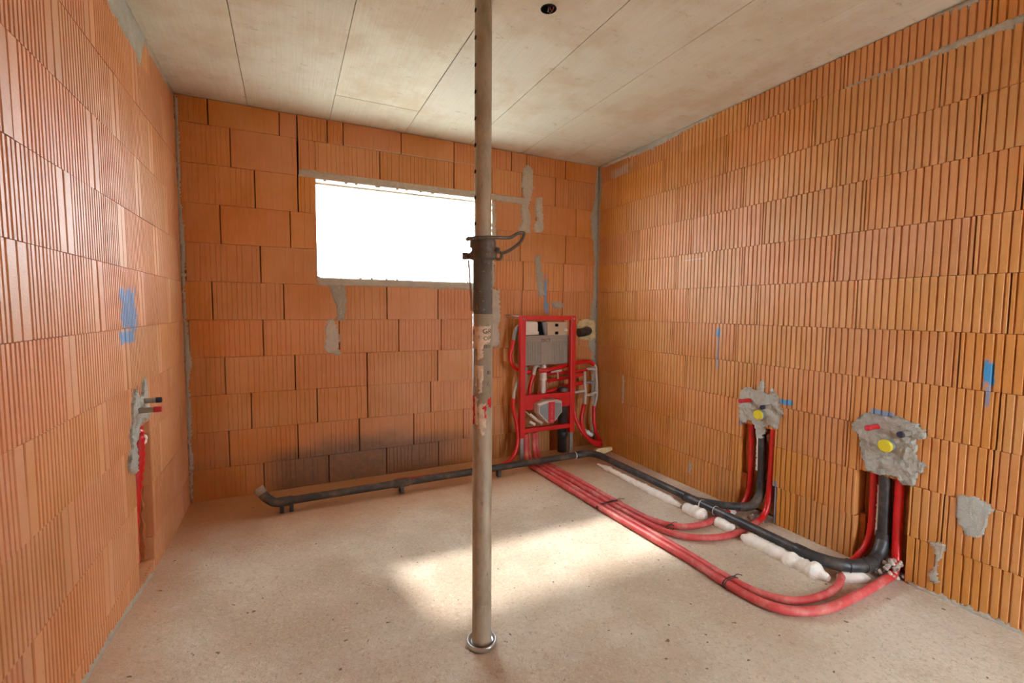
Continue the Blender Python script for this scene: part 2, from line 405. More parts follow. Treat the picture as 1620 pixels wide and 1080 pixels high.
# back wall core with the window opening
WX0, WX1, WZ0, WZ1 = .806, 2.162, 1.512, 2.202
mb = MB(); T0, T1 = .085, .13
mb.box((-.3, T0, -.1), (WX0, T1, HC+.1)).box((WX1, T0, -.1), (W+.3, T1, HC+.1)).box((WX0, T0, -.1), (WX1, T1, WZ0)).box((WX0, T0, WZ1+.01), (WX1, T1, HC+.1))
wall_back = mb.build('wall_back', 'joint'); tag(wall_back, 'back wall of orange hollow clay bricks with the bright window', 'wall', kind='structure')
mb = MB(); mb.box((-.26, YF-.2, -.1), (-.085, .085, HC+.1)); wall_left = mb.build('wall_left', 'joint'); tag(wall_left, 'left wall of grooved clay bricks with a narrow chase', 'wall', kind='structure')
mb = MB(); mb.box((W+.085, YF-.2, -.1), (W+.26, .085, HC+.1)); wall_right = mb.build('wall_right', 'joint'); tag(wall_right, 'right wall of finely grooved clay bricks with two pipe chases', 'wall', kind='structure')
# wall behind the camera; its unseen opening is added to let in fill light
DX0, DX1, DZ = 2.5, 2.95, 2.0
mb = MB(); mb.box((-.26, YF-.2, -.1), (DX0, YF, HC+.1)).box((DX1, YF-.2, -.1), (W+.26, YF, HC+.1)).box((DX0, YF-.2, DZ), (DX1, YF, HC+.1))
wf = mb.build('wall_front', 'plain_wall'); tag(wf, 'brick wall behind the viewer with an opening added for fill light', 'wall', kind='structure')
# ceiling of shuttered concrete: slab plus the panel imprints
mb = MB(); mb.box((-.26, YF-.2, HC+.012), (W+.26, .26, HC+.2)); ceiling = mb.build('ceiling', 'mortar_warm'); tag(ceiling, 'raw concrete ceiling with shuttering panel lines', 'ceiling', kind='structure')
xs = [-.02, .40, .906, 1.44, 1.965, 2.44, 2.865, W+.02]
CBX, CBY = 1.681, -1.737
for i in range(len(xs)-1):
    for (ya, yb) in ((.02, -.42), (-.42, -2.6), (-2.6, YF)):
        g = .002; rnd = random.Random(i*5+int(ya*10)); dz = rnd.uniform(-.0015, .0015)
        mb = MB(); x0, x1, y0, y1 = xs[i]+g, xs[i+1]-g, yb+g, ya-g
        if x0 < CBX < x1 and y0 < CBY < y1:      # this panel has the round hole of the lamp box
            k = 24; ring = [(CBX+.034*math.cos(2*math.pi*t/k), CBY+.034*math.sin(2*math.pi*t/k)) for t in range(k)]
            outer = []
            for (rx, ry) in ring:
                dx, dy = rx-CBX, ry-CBY; s_ = min((x1-CBX)/dx if dx > 1e-6 else 1e9, (x0-CBX)/dx if dx < -1e-6 else 1e9, (y1-CBY)/dy if dy > 1e-6 else 1e9, (y0-CBY)/dy if dy < -1e-6 else 1e9)
                outer.append((CBX+dx*s_, CBY+dy*s_))
            vs = [(a, b, HC+dz) for a, b in ring]+[(a, b, HC+dz) for a, b in outer]+[(a, b, HC+.02) for a, b in ring]
            fs = [(t, (t+1) % k, k+(t+1) % k, k+t) for t in range(k)]+[(t, (t+1) % k, 2*k+(t+1) % k, 2*k+t) for t in range(k)]
            for cx, cy in ((x0, y0), (x1, y0), (x1, y1), (x0, y1)):
                vs.append((cx, cy, HC+dz)); ci = len(vs)-1
                best = min(range(k), key=lambda t: abs(math.atan2(math.sin(2*math.pi*(t+.5)/k-math.atan2(cy-CBY, cx-CBX)), math.cos(2*math.pi*(t+.5)/k-math.atan2(cy-CBY, cx-CBX)))))
                fs.append((k+best, k+(best+1) % k, ci))
            mb.add(vs, fs)
        else: mb.box((x0, y0, HC+dz), (x1, y1, HC+.02), .0)
        mb.build('shuttering_panel', 'ceiling', ceiling)
# floor: uneven screed that rises a little along the left wall
def sstep(a, b, x):
    t = min(1, max(0, (x-a)/(b-a))); return t*t*(3-2*t)
def zfloor(x, y):
    return .11*sstep(-.45, -1.9, y)*(1-sstep(0, .55, x)) + .0022*nz(x*3.1, y*3.1)*sstep(0, .3, x) - .001
mb = MB(); nx, ny = 90, 120; vs = []; fs = []
for j in range(ny+1):
    for i in range(nx+1):
        x = -.09+(W+.18)*i/nx; y = .09+(YF-.2-.09)*j/ny; vs.append((x, y, zfloor(max(x, 0), y)))
for j in range(ny):
    for i in range(nx): a = j*(nx+1)+i; fs.append((a, a+1, a+nx+2, a+nx+1))
mb.add(vs, fs, True); floor = mb.build('floor', 'floor'); tag(floor, 'rough sandy screed floor with a patch of sunlight', 'floor', kind='structure')
mb = MB(); mb.box((-30, -30, -.6), (34, 40, -.45)); grd = mb.build('ground', 'ground'); tag(grd, 'bare ground outside the building', 'ground', kind='structure')

# ---- bricks
ZB_B = [2.621]+[2.46-.25*k for k in range(10)]+[-.02]
JB = [[.175, .585, .694, .889, .995, 1.41, 1.83, 2.34, 2.483, 2.876], [.294, .697, 1.25, 1.83, 2.44, 2.776], [.427, .691, 1.4, 2.58, 3.0], [.223, .637, 1.2, 1.6, 2.43, 2.89], [.024, .448, 1.2, 2.46, 2.873],
      [.163, .585, .98, 1.291, 1.694, 2.05, 2.451, 2.866], [.027, .452, .944, 1.379, 1.719, 2.08, 2.461, 2.88], [.22, .644, 1.139, 1.689, 2.1, 2.52, 2.94], [.367, .784, 1.139, 1.63, 2.05, 2.47, 2.89],
      [.23, .652, 1.075, 1.491, 1.91, 2.33, 2.75], [.432, .856, 1.275, 1.694, 2.158, 2.58, 3.0]]
def pat_b(c, a, b, rnd):
    if c in (1,) and .69 < a < 2.4: return 'back'
    if c <= 3 and rnd.random() < .75: return 'smooth'
    return 'smooth' if rnd.random() < .12 else 'back'
wall_bricks(wall_back, FB, ZB_B, JB, W, [(WX0, WX1, 1.462, 2.252, 0), (.690, 2.495, 2.2095, 2.252, 0), (3.05, 3.19, 1.04, 1.16, .0)], pat_b, 'brick_back', .0045, .0008)
ZB_R = [2.621, 2.453, 2.205, 1.955, 1.702, 1.455, 1.207, .963, .722, .476, .232, -.02]
off_r = [.43, .278, .42, .564, .431, .552, .408, .548, .542, .394, .30]
JR = [[o+.56*k for k in range(-1, 9)] for o in off_r]
URL = 4.3
CHA = (1.592, 1.828, -.1, .575, .012); CHB = (2.285, 2.497, -.1, .482, .010)
wall_bricks(wall_right, FR, ZB_R, JR, URL, [CHA, CHB], lambda c, a, b, r: 'right', 'brick_right', .0030, .0012)
ZB_L = [2.621, 2.46, 2.225, 1.972, 1.707, 1.455, 1.202, .947, .697, .437, .185, -.02]
off_l = [.62, .87, .63, .90, .619, .919, .645, .95, .72, .97, .75]
JL = [[o+.545*k for k in range(-2, 8)] for o in off_l]
CHL = (.905, 1.15, .075, .755, .012)
wall_bricks(wall_left, FL, ZB_L, JL, URL, [CHL], lambda c, a, b, r: 'left', 'brick_left', .0040)

# window reveal, lintel and sill mortar
win = thing('window_1', (1.484, 0, WZ0), 'wide low window opening full of white sky', 'window', kind='structure')
mb = MB(); mb.box((WX0-.02, .0, WZ1), (WX1+.02, .13, WZ1+.05)); mb.build('lintel_soffit', 'soffit', win)
mb = MB(); mb.box((WX0-.012, .001, WZ0-.03), (WX0, .13, WZ1)); mb.build('jamb', 'broken', win)
mb = MB(); mb.box((WX1, .001, WZ0-.03), (WX1+.012, .13, WZ1)); mb.build('jamb', 'mortar_warm', win)
mb = MB(); mb.box((WX0-.01, .004, 1.458), (WX1+.01, .14, WZ0)); mb.build('sill', 'mortar_warm', win)
mb = MB(); mb.box((WX0, .105, WZ1-.012), (WX1, .128, WZ1+.004)); mb.build('shutter_rail', 'grey_light', win)
mb = MB(); mb.box((.70, .0035, 2.2025), (2.495, .06, 2.253)); mb.build('lintel_bed', 'mortar_warm', win)
lump('mortar_strip', FB, [(.70, 2.212), (.82, 2.204), (1.4, 2.205), (2.15, 2.205), (2.30, 2.196), (2.50, 2.19), (2.50, 2.24), (2.1, 2.248), (1.4, 2.25), (.9, 2.254), (.72, 2.262)], 'mortar_warm', wall_back, .009, .005, .006, -.004, seed=1)
lump('mortar_strip', FB, [(.81, 1.455), (1.2, 1.462), (1.7, 1.458), (2.17, 1.455), (2.17, 1.508), (1.5, 1.510), (.80, 1.510)], 'mortar_warm', wall_back, .009, .006, .005, -.004, seed=2)
# smeared patches on the back wall
for k, (poly, mt) in enumerate([
    ([(2.45, 2.50), (2.50, 2.53), (2.545, 2.50), (2.55, 2.36), (2.53, 2.25), (2.50, 2.18), (2.53, 2.10), (2.52, 1.96), (2.43, 1.95), (2.40, 1.98), (2.45, 2.05), (2.43, 2.15), (2.46, 2.25), (2.44, 2.35)], 'mortar_warm'),
    ([(2.58, 2.26), (2.64, 2.28), (2.645, 2.16), (2.66, 2.0), (2.64, 1.965), (2.58, 1.97), (2.55, 2.0), (2.59, 2.08), (2.57, 2.18)], 'mortar_warm'),
    ([(2.57, 1.76), (2.63, 1.78), (2.64, 1.68), (2.66, 1.55), (2.67, 1.42), (2.62, 1.40), (2.60, 1.5), (2.58, 1.62)], 'mortar_dark'),
    ([(.88, 1.462), (.99, 1.462), (1.00, 1.36), (.985, 1.21), (.93, 1.20), (.925, 1.32)], 'mortar_dark'),
    ([(.945, 1.46), (.965, 1.46), (.968, 1.21), (.948, 1.21)], 'mortar_warm'),
    ([(.855, 1.20), (.915, 1.215), (.935, 1.14), (.945, 1.05), (.93, 1.0), (.96, .965), (.94, .945), (.87, .965), (.835, 1.0), (.85, 1.09)], 'mortar_warm'),
    ([(2.13, 1.46), (2.235, 1.46), (2.245, 1.2), (2.22, 1.15), (2.24, 1.02), (2.215, .965), (2.12, .98), (2.11, 1.2)], 'mortar_warm'),
    ([(2.165, 2.19), (2.195, 2.19), (2.20, 1.95), (2.185, 1.6), (2.19, 1.48), (2.165, 1.48)], 'mortar_warm'),
    ([(2.74, 1.36), (2.85, 1.37), (2.88, 1.33), (2.84, 1.30), (2.78, 1.31)], 'mortar_dark')]):
    lump('mortar_patch', FB, poly, mt, wall_back, .009, .006, .012, -.005, seed=10+k)
# mortar in the corners and along the ceiling
lump('corner_mortar', FB, [(.0, 2.61), (.014, 2.61), (.02, 2.3), (.012, 2.0), (.025, 1.75), (.014, 1.4), (.02, 1.1), (.036, .9), (.014, .8), (.026, .6), (.014, .4), (.022, .3), (.012, .02), (0, .02)], 'mortar', wall_back, .007, .004, .008, -.004, seed=31)
lump('corner_mortar', FB, [(3.215, 2.60), (3.20, 2.3), (3.16, 2.15), (3.18, 1.95), (3.21, 1.8), (3.20, 1.4), (3.17, 1.2), (3.16, .95), (3.20, .9), (3.215, .1), (3.243, .1), (3.243, 2.6)], 'mortar_dark', wall_back, .010, .005, .012, -.004, seed=32)
lump('corner_mortar', FR, [(0, 2.6), (.03, 2.6), (.05, 2.4), (.02, 2.2), (.03, 1.8), (.015, 1.2), (.02, .2), (0, .2)], 'mortar_dark', wall_right, .010, .005, .010, -.004, seed=33)
lump('ceiling_mortar', FR, [(.03, 2.60), (.03, 2.625), (.6, 2.628), (1.3, 2.627), (1.3, 2.61), (1.0, 2.595), (.7, 2.572), (.45, 2.59), (.2, 2.588)], 'mortar', wall_right, .012, .008, .012, -.01, seed=34)
lump('ceiling_mortar', FR, [(2.45, 2.62), (2.75, 2.622), (3.4, 2.622), (3.4, 2.585), (2.8, 2.588), (2.6, 2.59)], 'mortar', wall_right, .012, .006, .008, -.01, seed=35)
lump('joint_mortar', FR, [(2.02, 2.452), (2.2, 2.447), (2.5, 2.441), (2.9, 2.432), (3.6, 2.42), (3.6, 2.475), (2.9, 2.470), (2.5, 2.464), (2.2, 2.457)], 'mortar_warm', wall_right, .010, .004, .006, -.006, seed=36)
lump('ceiling_mortar', FL, [(.70, 2.56), (.78, 2.44), (.86, 2.475), (.95, 2.465), (1.1, 2.48), (1.6, 2.47), (2.6, 2.48), (2.6, 2.62), (.7, 2.62)], 'mortar', wall_left, .012, .006, .014, -.006, seed=37)
lump('ceiling_mortar', FL, [(.02, 2.60), (.8, 2.585), (.8, 2.62), (.02, 2.62)], 'mortar_warm', wall_left, .012, .005, .010, -.006, seed=38)
lump('base_mortar', FL, [(.95, .01), (1.2, .03), (1.5, .065), (1.9, .09), (2.6, .09), (2.6, .128), (1.9, .127), (1.5, .108), (1.2, .072), (.95, .042)], 'mortar', wall_left, .010, .006, .010, -.006, seed=39)
lump('base_mortar', FR, [(2.52, -.01), (3.5, -.01), (3.5, .014), (3.0, .012), (2.75, .018), (2.52, .010)], 'mortar_warm', wall_right, .008, .006, .006, -.006, seed=40)
# smears on the right wall
for k, (poly, mt) in enumerate([
    ([(2.675, .49), (2.73, .505), (2.79, .485), (2.785, .40), (2.76, .33), (2.72, .325), (2.685, .37)], 'mortar'),
    ([(2.585, .245), (2.65, .25), (2.645, .20), (2.63, .12), (2.64, .07), (2.61, .05), (2.595, .08), (2.615, .15), (2.61, .21)], 'mortar_warm'),
    ([(.40, .72), (.425, .72), (.425, .48), (.405, .47)], 'mortar'),
    ([(1.175, .18), (1.20, .18), (1.195, .10), (1.175, .10)], 'mortar_warm')]):
    lump('mortar_patch', FR, poly, mt, wall_right, .008, .004, .010, -.006, seed=50+k)
# grout around the pipe outlets
PA = [(1.575, .70), (1.58, .78), (1.634, .813), (1.70, .80), (1.715, .863), (1.74, .865), (1.745, .80), (1.77, .79), (1.796, .825), (1.838, .784), (1.845, .74), (1.878, .69), (1.86, .655), (1.845, .58), (1.80, .60), (1.755, .575), (1.735, .50), (1.705, .50), (1.70, .575), (1.65, .60), (1.61, .56), (1.58, .60)]
lump('outlet_grout', FR, PA, 'mortar', wall_right, .007, .013, .012, -.02, seed=61, nfreq=42)
PB = [(2.235, .71), (2.276, .759), (2.321, .793), (2.368, .78), (2.441, .79), (2.51, .771), (2.556, .747), (2.553, .716), (2.528, .698), (2.526, .61), (2.568, .586), (2.537, .541), (2.525, .482), (2.474, .468), (2.457, .50), (2.384, .482), (2.325, .488), (2.298, .552), (2.275, .65)]
lump('outlet_grout', FR, PB, 'mortar', wall_right, .007, .013, .012, -.02, seed=62, nfreq=42)
PL = [(.90, .80), (.93, .90), (.945, .965), (.985, .96), (1.0, .88), (1.06, .89), (1.10, .93), (1.16, .885), (1.17, .80), (1.21, .76), (1.19, .70), (1.25, .645), (1.22, .60), (1.15, .57), (1.13, .62), (1.125, .70), (1.08, .76), (1.0, .775), (.95, .76)]
lump('outlet_grout', FL, PL, 'mortar', wall_left, .007, .013, .012, -.03, seed=63, nfreq=42)
# broken brick webs inside the three chases
def web(parent, fmap, u0, u1, v0, v1, h0, h1, seed):
    bm = bmesh.new(); nu, nv = 3, max(3, int((v1-v0)/.03)); mb = MB(); vs = []; fs = []
    for j in range(nv+1):
        for (u, h) in ((u0, h0), (u0, h1), (u1, h1), (u1, h0)):
            t = j/nv; v = v0+(v1-v0)*t; k = .010
            vs.append(fmap(u+nz(seed, v*25, u*40)*k*.6, v, h+(nz(seed+5, v*30, u*30)*k if h == h1 else 0)))
    for j in range(nv):
        for i in range(4): a = j*4+i; b = j*4+(i+1) % 4; fs.append((a, b, b+4, a+4))
    fs += [(0, 1, 2, 3), tuple(nv*4+i for i in range(4))]
    mb.add(vs, fs); bm.free(); return mb.build('broken_web', 'broken', parent)
for (par, fm, lst) in ((wall_right, FR, [(1.585, 1.622, .02, .235, -.1, -.035), (1.60, 1.618, .24, .56, -.1, -.05), (1.685, 1.697, .1, .55, -.1, -.055), (1.768, 1.782, .1, .55, -.1, -.05), (1.59, 1.83, .02, .57, -.1, -.076),
                                           (2.285, 2.31, .02, .24, -.1, -.04), (2.285, 2.50, .02, .48, -.1, -.076), (2.362, 2.374, .1, .47, -.1, -.06), (2.425, 2.436, .1, .47, -.1, -.055), (2.478, 2.497, .22, .47, -.1, -.045)]),
                       (wall_left, FL, [(.905, 1.15, .08, .75, -.1, -.076), (.915, .945, .10, .44, -.1, -.03), (.925, .95, .45, .68, -.1, -.045), (.985, .997, .1, .7, -.1, -.055), (1.10, 1.115, .1, .6, -.1, -.06)])):
    for k, a in enumerate(lst): web(par, fm, *a, seed=k*3.3)

# ------------------------------------------------------------------ steel prop
PX, PY = 1.253, -2.02
pr = thing('steel_prop', (PX, PY, 0), 'weathered galvanised telescopic steel prop standing in the middle of the room', 'prop')
SV = Vector((.925, -.38, 0)); CV = Vector((-.38, -.925, 0))          # across and towards the camera
def pp(a, b, z): q = Vector((PX, PY, z))+SV*a+CV*b; return (q.x, q.y, q.z)
zb0 = zfloor(PX, PY)
mb = MB(); mb.lathe((PX, PY, 0), [(.0, .000), (.054, .000), (.058, .004), (.0585, .017), (.056, .021), (.052, .021), (.049, .014), (.040, .012), (.0, .012)], 40); mb.build('base_plate', 'steel', pr)
mb = MB(); mb.lathe((PX, PY, 0), [(.0, .011), (.0395, .011), (.0375, .03), (.0368, .06), (.0368, 1.275), (.030, 1.276)], 40); mb.build('outer_tube', 'galv', pr)
prof = [(.0335, 1.270)]
for k in range(44): z = 1.272+k*.0047; prof += [(.0345, z), (.0362, z+.0015), (.0362, z+.003), (.0345, z+.0045)]
mb = MB(); mb.lathe((PX, PY, 0), prof, 36); mb.build('threaded_sleeve', 'galv_dark', pr)
mb = MB(); mb.lathe((PX, PY, 0), [(.0345, 1.470), (.0475, 1.474), (.049, 1.482), (.049, 1.497), (.042, 1.503), (.041, 1.512), (.0475, 1.518), (.0485, 1.532), (.046, 1.545), (.038, 1.552), (.031, 1.553)], 36)
nut = mb.build('collar_nut', 'iron', pr)
mb = MB(); mb.tube([pp(-.074, .0, 1.485), pp(-.045, .0, 1.485)], [.013, .012], 12); mb.build('nut_lug', 'iron', nut)
ring = [pp(.058+.0115*math.cos(t*math.pi/8), .012, 1.487+.0135*math.sin(t*math.pi/8)) for t in range(16)]
mb = MB(); mb.tube(ring, .0055, 8, closed=True); mb.build('nut_eye', 'iron', nut)
mb = MB(); mb.tube([pp(.045, .0, 1.512), pp(.060, .004, 1.508)], .009, 10); mb.build('nut_lug', 'iron', nut)
mb = MB(); hk = spline([pp(-.05, .020, 1.548), pp(-.055, .034, 1.540), pp(-.03, .052, 1.543), pp(.02, .052, 1.546), pp(.07, .03, 1.549), pp(.10, .02, 1.552), pp(.125, .018, 1.566), pp(.143, .018, 1.570), pp(.150, .018, 1.563), pp(.135, .018, 1.535), pp(.10, .016, 1.508), pp(.068, .014, 1.494)], 6)
mb.tube(hk, .0062, 8); mb.build('locking_hook', 'iron', pr)
mb = MB(); mb.box((-.004, -.010, 1.285), (.004, .010, 1.47)); 
for i, v in enumerate(mb.v):
    q = pp(-.0395+v[0]*.8-.012*sstep(1.33, 1.47, v[2]), v[1], v[2]); mb.v[i] = q
mb.build('thread_guard', 'steel', pr)
mb = MB(); mb.lathe((PX, PY, 0), [(.0305, 1.45), (.0305, 2.607), (.0, 2.607)], 36); inner = mb.build('inner_tube', 'galv', pr)
mb = MB(); mb.box((PX-.06, PY-.06, 2.607), (PX+.06, PY+.06, HC-.004), .003); mb.build('head_plate', 'steel', pr)
for k in range(11):
    z = 1.60+k*.092; a = math.atan2(CV.y, CV.x)+math.radians(-66)
    d = Vector((math.cos(a), math.sin(a), 0)); c = Vector((PX, PY, z))+d*.0303; s_ = Vector((-d.y, d.x, 0)); mb = MB()
    vs = [c+s_*(.0075*math.cos(t*math.pi/7))+Vector((0, 0, .0075*math.sin(t*math.pi/7)))+d*.0008 for t in range(14)]
    mb.add([v+d*(-.0006 if i % 1 else 0) for i, v in enumerate(vs)]+[v-d*.004 for v in vs], [tuple(range(14))]+[(i, (i+1) % 14, 14+(i+1) % 14, 14+i) for i in range(14)]); mb.build('pin_hole', 'dark', inner)
# torn stickers on the outer tube
A0 = math.atan2(CV.y, CV.x)
def FC(u, v, h): a = A0+u/.0368; r = .0368+h; return (PX+r*math.cos(a), PY+r*math.sin(a), v)
for k, (poly, mt, nm) in enumerate([
    ([(-.045, 1.232), (.036, 1.232), (.034, 1.20), (.030, 1.175), (.004, 1.165), (.0, 1.115), (-.018, 1.11), (-.02, 1.15), (-.045, 1.15)], 'sticker', 'torn_sticker'),
    ([(-.022, 1.09), (.001, 1.085), (.002, 1.04), (-.002, .99), (-.014, .985), (-.016, 1.03)], 'sticker', 'torn_sticker'),
    ([(-.03, 1.09), (-.02, 1.085), (-.022, 1.02), (-.03, 1.0)], 'sticker', 'torn_sticker'),
    ([(-.032, .97), (-.018, .965), (-.018, .87), (-.030, .875)], 'sticker', 'torn_sticker'),
    ([(-.014, .945), (.012, .945), (.012, .83), (-.004, .825), (-.010, .85), (-.016, .87)], 'sticker', 'torn_sticker'),
    ([(-.044, .975), (-.031, .972), (-.029, .872), (-.043, .868)], 'sticker_red', 'red_stripe'),
    ([(.0, .935), (.016, .945), (.012, .88), (.006, .868), (-.001, .870)], 'sticker_red', 'red_stripe'),
    ([(.018, .965), (.040, .968), (.040, .93), (.024, .935)], 'sticker_red', 'red_stripe')]):
    lump(nm, FC, poly, mt, pr, .0045, .0006, .004, -.0012, seed=70+k)
for (tx, u, z, s_) in (('8', -.036, 1.208, .026), ('GR', .017, 1.212, .026), ('OP', .017, 1.186, .022), ('I', -.012, 1.192, .016), ('EEO', .018, 1.156, .014), ('E', -.036, 1.178, .016), ('/,', .022, 1.02, .022), ('Bl', .024, 1.06, .018)):
    vs, fs = text_flat(tx, s_)
    MB().add([FC(u+x, z+y, .0024) for x, y, _ in vs], fs).build('sticker_lettering', 'ink', pr)

# ------------------------------------------------------------------ toilet installation frame in the corner
fr = thing('installation_frame', (2.6, -.2, 0), 'red steel toilet installation frame with grey cistern in the corner', 'installation frame')
Y0, Y1 = -.222, -.178
MB().box((2.330, Y0, .215), (2.377, Y1, 1.243), .004).build('upright', 'red_paint', fr)
MB().box((2.822, Y0, .215), (2.869, Y1, 1.243), .004).build('upright', 'red_paint', fr)
MB().box((2.377, Y0+.002, 1.205), (2.822, Y1-.002, 1.241), .003).build('top_bar', 'red_paint', fr)
# bent cross plate with a notch for the flush bend
pl = [(2.377, .574), (2.822, .574), (2.822, .452), (2.70, .452), (2.70, .50), (2.66, .535), (2.54, .535), (2.49, .50), (2.47, .452), (2.377, .452)]
mb = MB(); mb.prism(pl, lambda a, b: (a, -.214, b), lambda a, b: (a, -.206, b)); mb.box((2.377, -.212, .566), (2.822, -.17, .574)); mb.build('cross_plate', 'red_paint', fr)
MB().box((2.377, Y0+.004, .256), (2.822, Y1, .292), .003).build('lower_bar', 'red_paint', fr)
for x in (2.353, 2.846):
    f = MB().box((x-.016, -.214, .012), (x+.016, -.186, .26), .003).build('foot', 'steel', fr)
    MB().box((x-.04, -.25, .001), (x+.04, -.16, .012), .002).build('foot_plate', 'steel', f)
for x in (2.353, 2.846): MB().lathe((x, -.2235, 1.215), [(.0, -.004), (.007, -.003), (.009, .003)], 12, 'y').build('bolt_head', 'steel', fr)
MB().tube([(2.36, -.20, 1.235), (2.33, -.12, 1.235), (2.30, -.03, 1.240), (2.295, .003, 1.24)], .006, 8).build('wall_anchor', 'steel', fr)
MB().tube([(2.85, -.20, 1.225), (2.85, .003, 1.225)], .006, 8).build('wall_anchor', 'steel', fr)
# cistern
mb = MB(); mb.box((2.385, -.160, .818), (2.840, -.035, 1.075), .010)
cis = mb.build('cistern', 'grey_plastic', fr)
for k in range(26):
    x = 2.405+k*.0165
    if not 2.56 < x < 2.66: MB().box((x, -.1635, .835), (x+.007, -.158, 1.02)).build('rib', 'grey_plastic', cis)
vs, fs = text_flat('ZIICT', .040); MB().add([(2.60+x, -.1625, 1.028+z) for x, z, _ in vs], fs).build('lettering', 'ink', cis)
mb = MB(); mb.box((2.395, -.150, 1.075), (2.535, -.05, 1.192), .022); mb.box((2.393, -.155, 1.078), (2.537, -.05, 1.108), .008); mb.build('valve_housing', 'white_plastic', cis)
MB().box((2.535, -.125, 1.072), (2.615, -.05, 1.188)).build('access_recess', 'dark', cis)
mb = MB(); mb.prism([(2.575, 1.185), (2.612, 1.185), (2.612, 1.075), (2.600, 1.075)], lambda a, b: (a, -.150, b), lambda a, b: (a, -.126, b)); mb.build('recess_flap', 'grey_mid', cis)
cov = MB().box((2.614, -.165, 1.072), (2.812, -.05, 1.186), .004).build('access_cover', 'beige_plastic', cis)
for z in (1.160, 1.092): MB().box((2.690, -.168, z-.012), (2.722, -.160, z+.012), .002).build('cover_slot', 'dark', cov)
MB().lathe((2.795, -.172, 1.115), [(.0, -.012), (.012, -.012), (.015, -.004), (.015, .01)], 16, 'y').build('knob', 'white_plastic', cis)
# flush pipe with its collars
mb = MB(); mb.lathe((2.604, -.12, 0), [(.022, .50), (.024, .56), (.024, .675), (.031, .678), (.031, .700), (.029, .702), (.030, .765), (.026, .785), (.022, .822)], 24); mb.build('flush_pipe', 'white_plastic', fr)
MB().tube(spline([(2.604, -.12, .52), (2.605, -.13, .46), (2.61, -.17, .43), (2.615, -.21, .425)], 6), .026, 16).build('flush_bend', 'white_plastic', fr)
# guard cap over the flush bend: six-sided grey box with a red stripe
cp = [(2.462, .505), (2.545, .530), (2.640, .530), (2.700, .518), (2.703, .425), (2.618, .332), (2.562, .332), (2.463, .428)]
cx, cz = 2.585, .44
mb = MB(); n = len(cp); lay = []
for (s_, y) in ((1.0, -.215), (1.0, -.275), (.93, -.288)): lay.append([(cx+(a-cx)*s_, y, cz+(b-cz)*s_) for a, b in cp])
mb.add(sum(lay, []), [tuple(reversed(range(2*n, 3*n)))]+[(l*n+i, l*n+(i+1) % n, (l+1)*n+(i+1) % n, (l+1)*n+i) for l in range(2) for i in range(n)])
cap = mb.build('guard_cap', 'grey_light', fr)
MB().prism([(2.480, .490), (2.548, .512), (2.556, .512), (2.556, .358), (2.480, .432)], lambda a, b: (a, -.2915, b), lambda a, b: (a, -.286, b)).build('cap_panel', 'grey_mid', cap)
MB().prism([(2.625, .512), (2.685, .502), (2.687, .430), (2.625, .362)], lambda a, b: (a, -.2915, b), lambda a, b: (a, -.286, b)).build('cap_panel', 'grey_mid', cap)
MB().box((2.560, -.2955, .342), (2.621, -.284, .520), .004).build('red_stripe', 'red_cap', cap)
for k in range(7): MB().box((2.582, -.298, .385+k*.017), (2.602, -.294, .394+k*.017), .001).build('stripe_mark', 'red_hose', cap)
MB().lathe((2.59, -.296, .355), [(.0, -.006), (.016, -.004), (.017, .003)], 16, 'y').build('stripe_button', 'red_hose', cap)
# threaded rods and spare bits by the cap
MB().tube([(2.385, -.195, .44), (2.47, -.235, .36), (2.52, -.25, .325)], .007, 8).build('threaded_rod', 'beige_plastic', fr)
MB().tube([(2.44, -.19, .41), (2.50, -.22, .35), (2.54, -.23, .33)], .008, 8).build('threaded_rod', 'white_plastic', fr)
MB().tube([(2.43, -.20, .345), (2.48, -.20, .315)], .012, 10).build('sleeve', 'white_plastic', fr)
# soil pipe behind the frame
mb = MB(); mb.lathe((2.790, -.15, 0), [(.0, .615), (.042, .61), (.046, .60), (.046, .50), (.043, .49), (.043, .03), (.0, .03)], 28)
sp = thing('soil_pipe', (2.79, -.15, 0), 'thick black vertical soil pipe behind the red frame', 'pipe')
mb.build('pipe_run', 'black', sp)
mb = MB(); mb.lathe((2.790, -.15, 0), [(.046, .17), (.050, .172), (.050, .215), (.046, .217)], 28); mb.build('socket', 'black', sp)
MB().tube(spline([(2.79, -.15, .47), (2.775, -.16, .44), (2.75, -.175, .428), (2.715, -.185, .424)], 6), .042, 20).build('bend', 'black', sp)

# black outlet in the wall beside the frame
ho = thing('vent_elbow', (3.11, 0, 1.1), 'black pipe elbow coming out of a foam-filled hole right of the red frame', 'pipe')
MB().tube(spline([(3.125, .06, 1.10), (3.125, .0, 1.10), (3.12, -.04, 1.10), (3.09, -.075, 1.098), (3.04, -.085, 1.09), (2.99, -.085, 1.085)], 6), .040, 20).build('elbow', 'black', ho)
lump('foam_collar', FB, [(3.05, 1.19), (3.10, 1.205), (3.19, 1.20), (3.225, 1.18), (3.22, 1.13), (3.235, 1.08), (3.22, 1.03), (3.17, 1.0), (3.11, 1.01), (3.06, 1.03), (3.03, 1.08), (3.03, 1.15)], 'foam_yellow', ho, .009, .035, .012, -.01, seed=91)
MB().tube([(2.965, -.06, .82), (2.965, -.06, 1.06)], .008, 8).build('cable', 'black', ho)

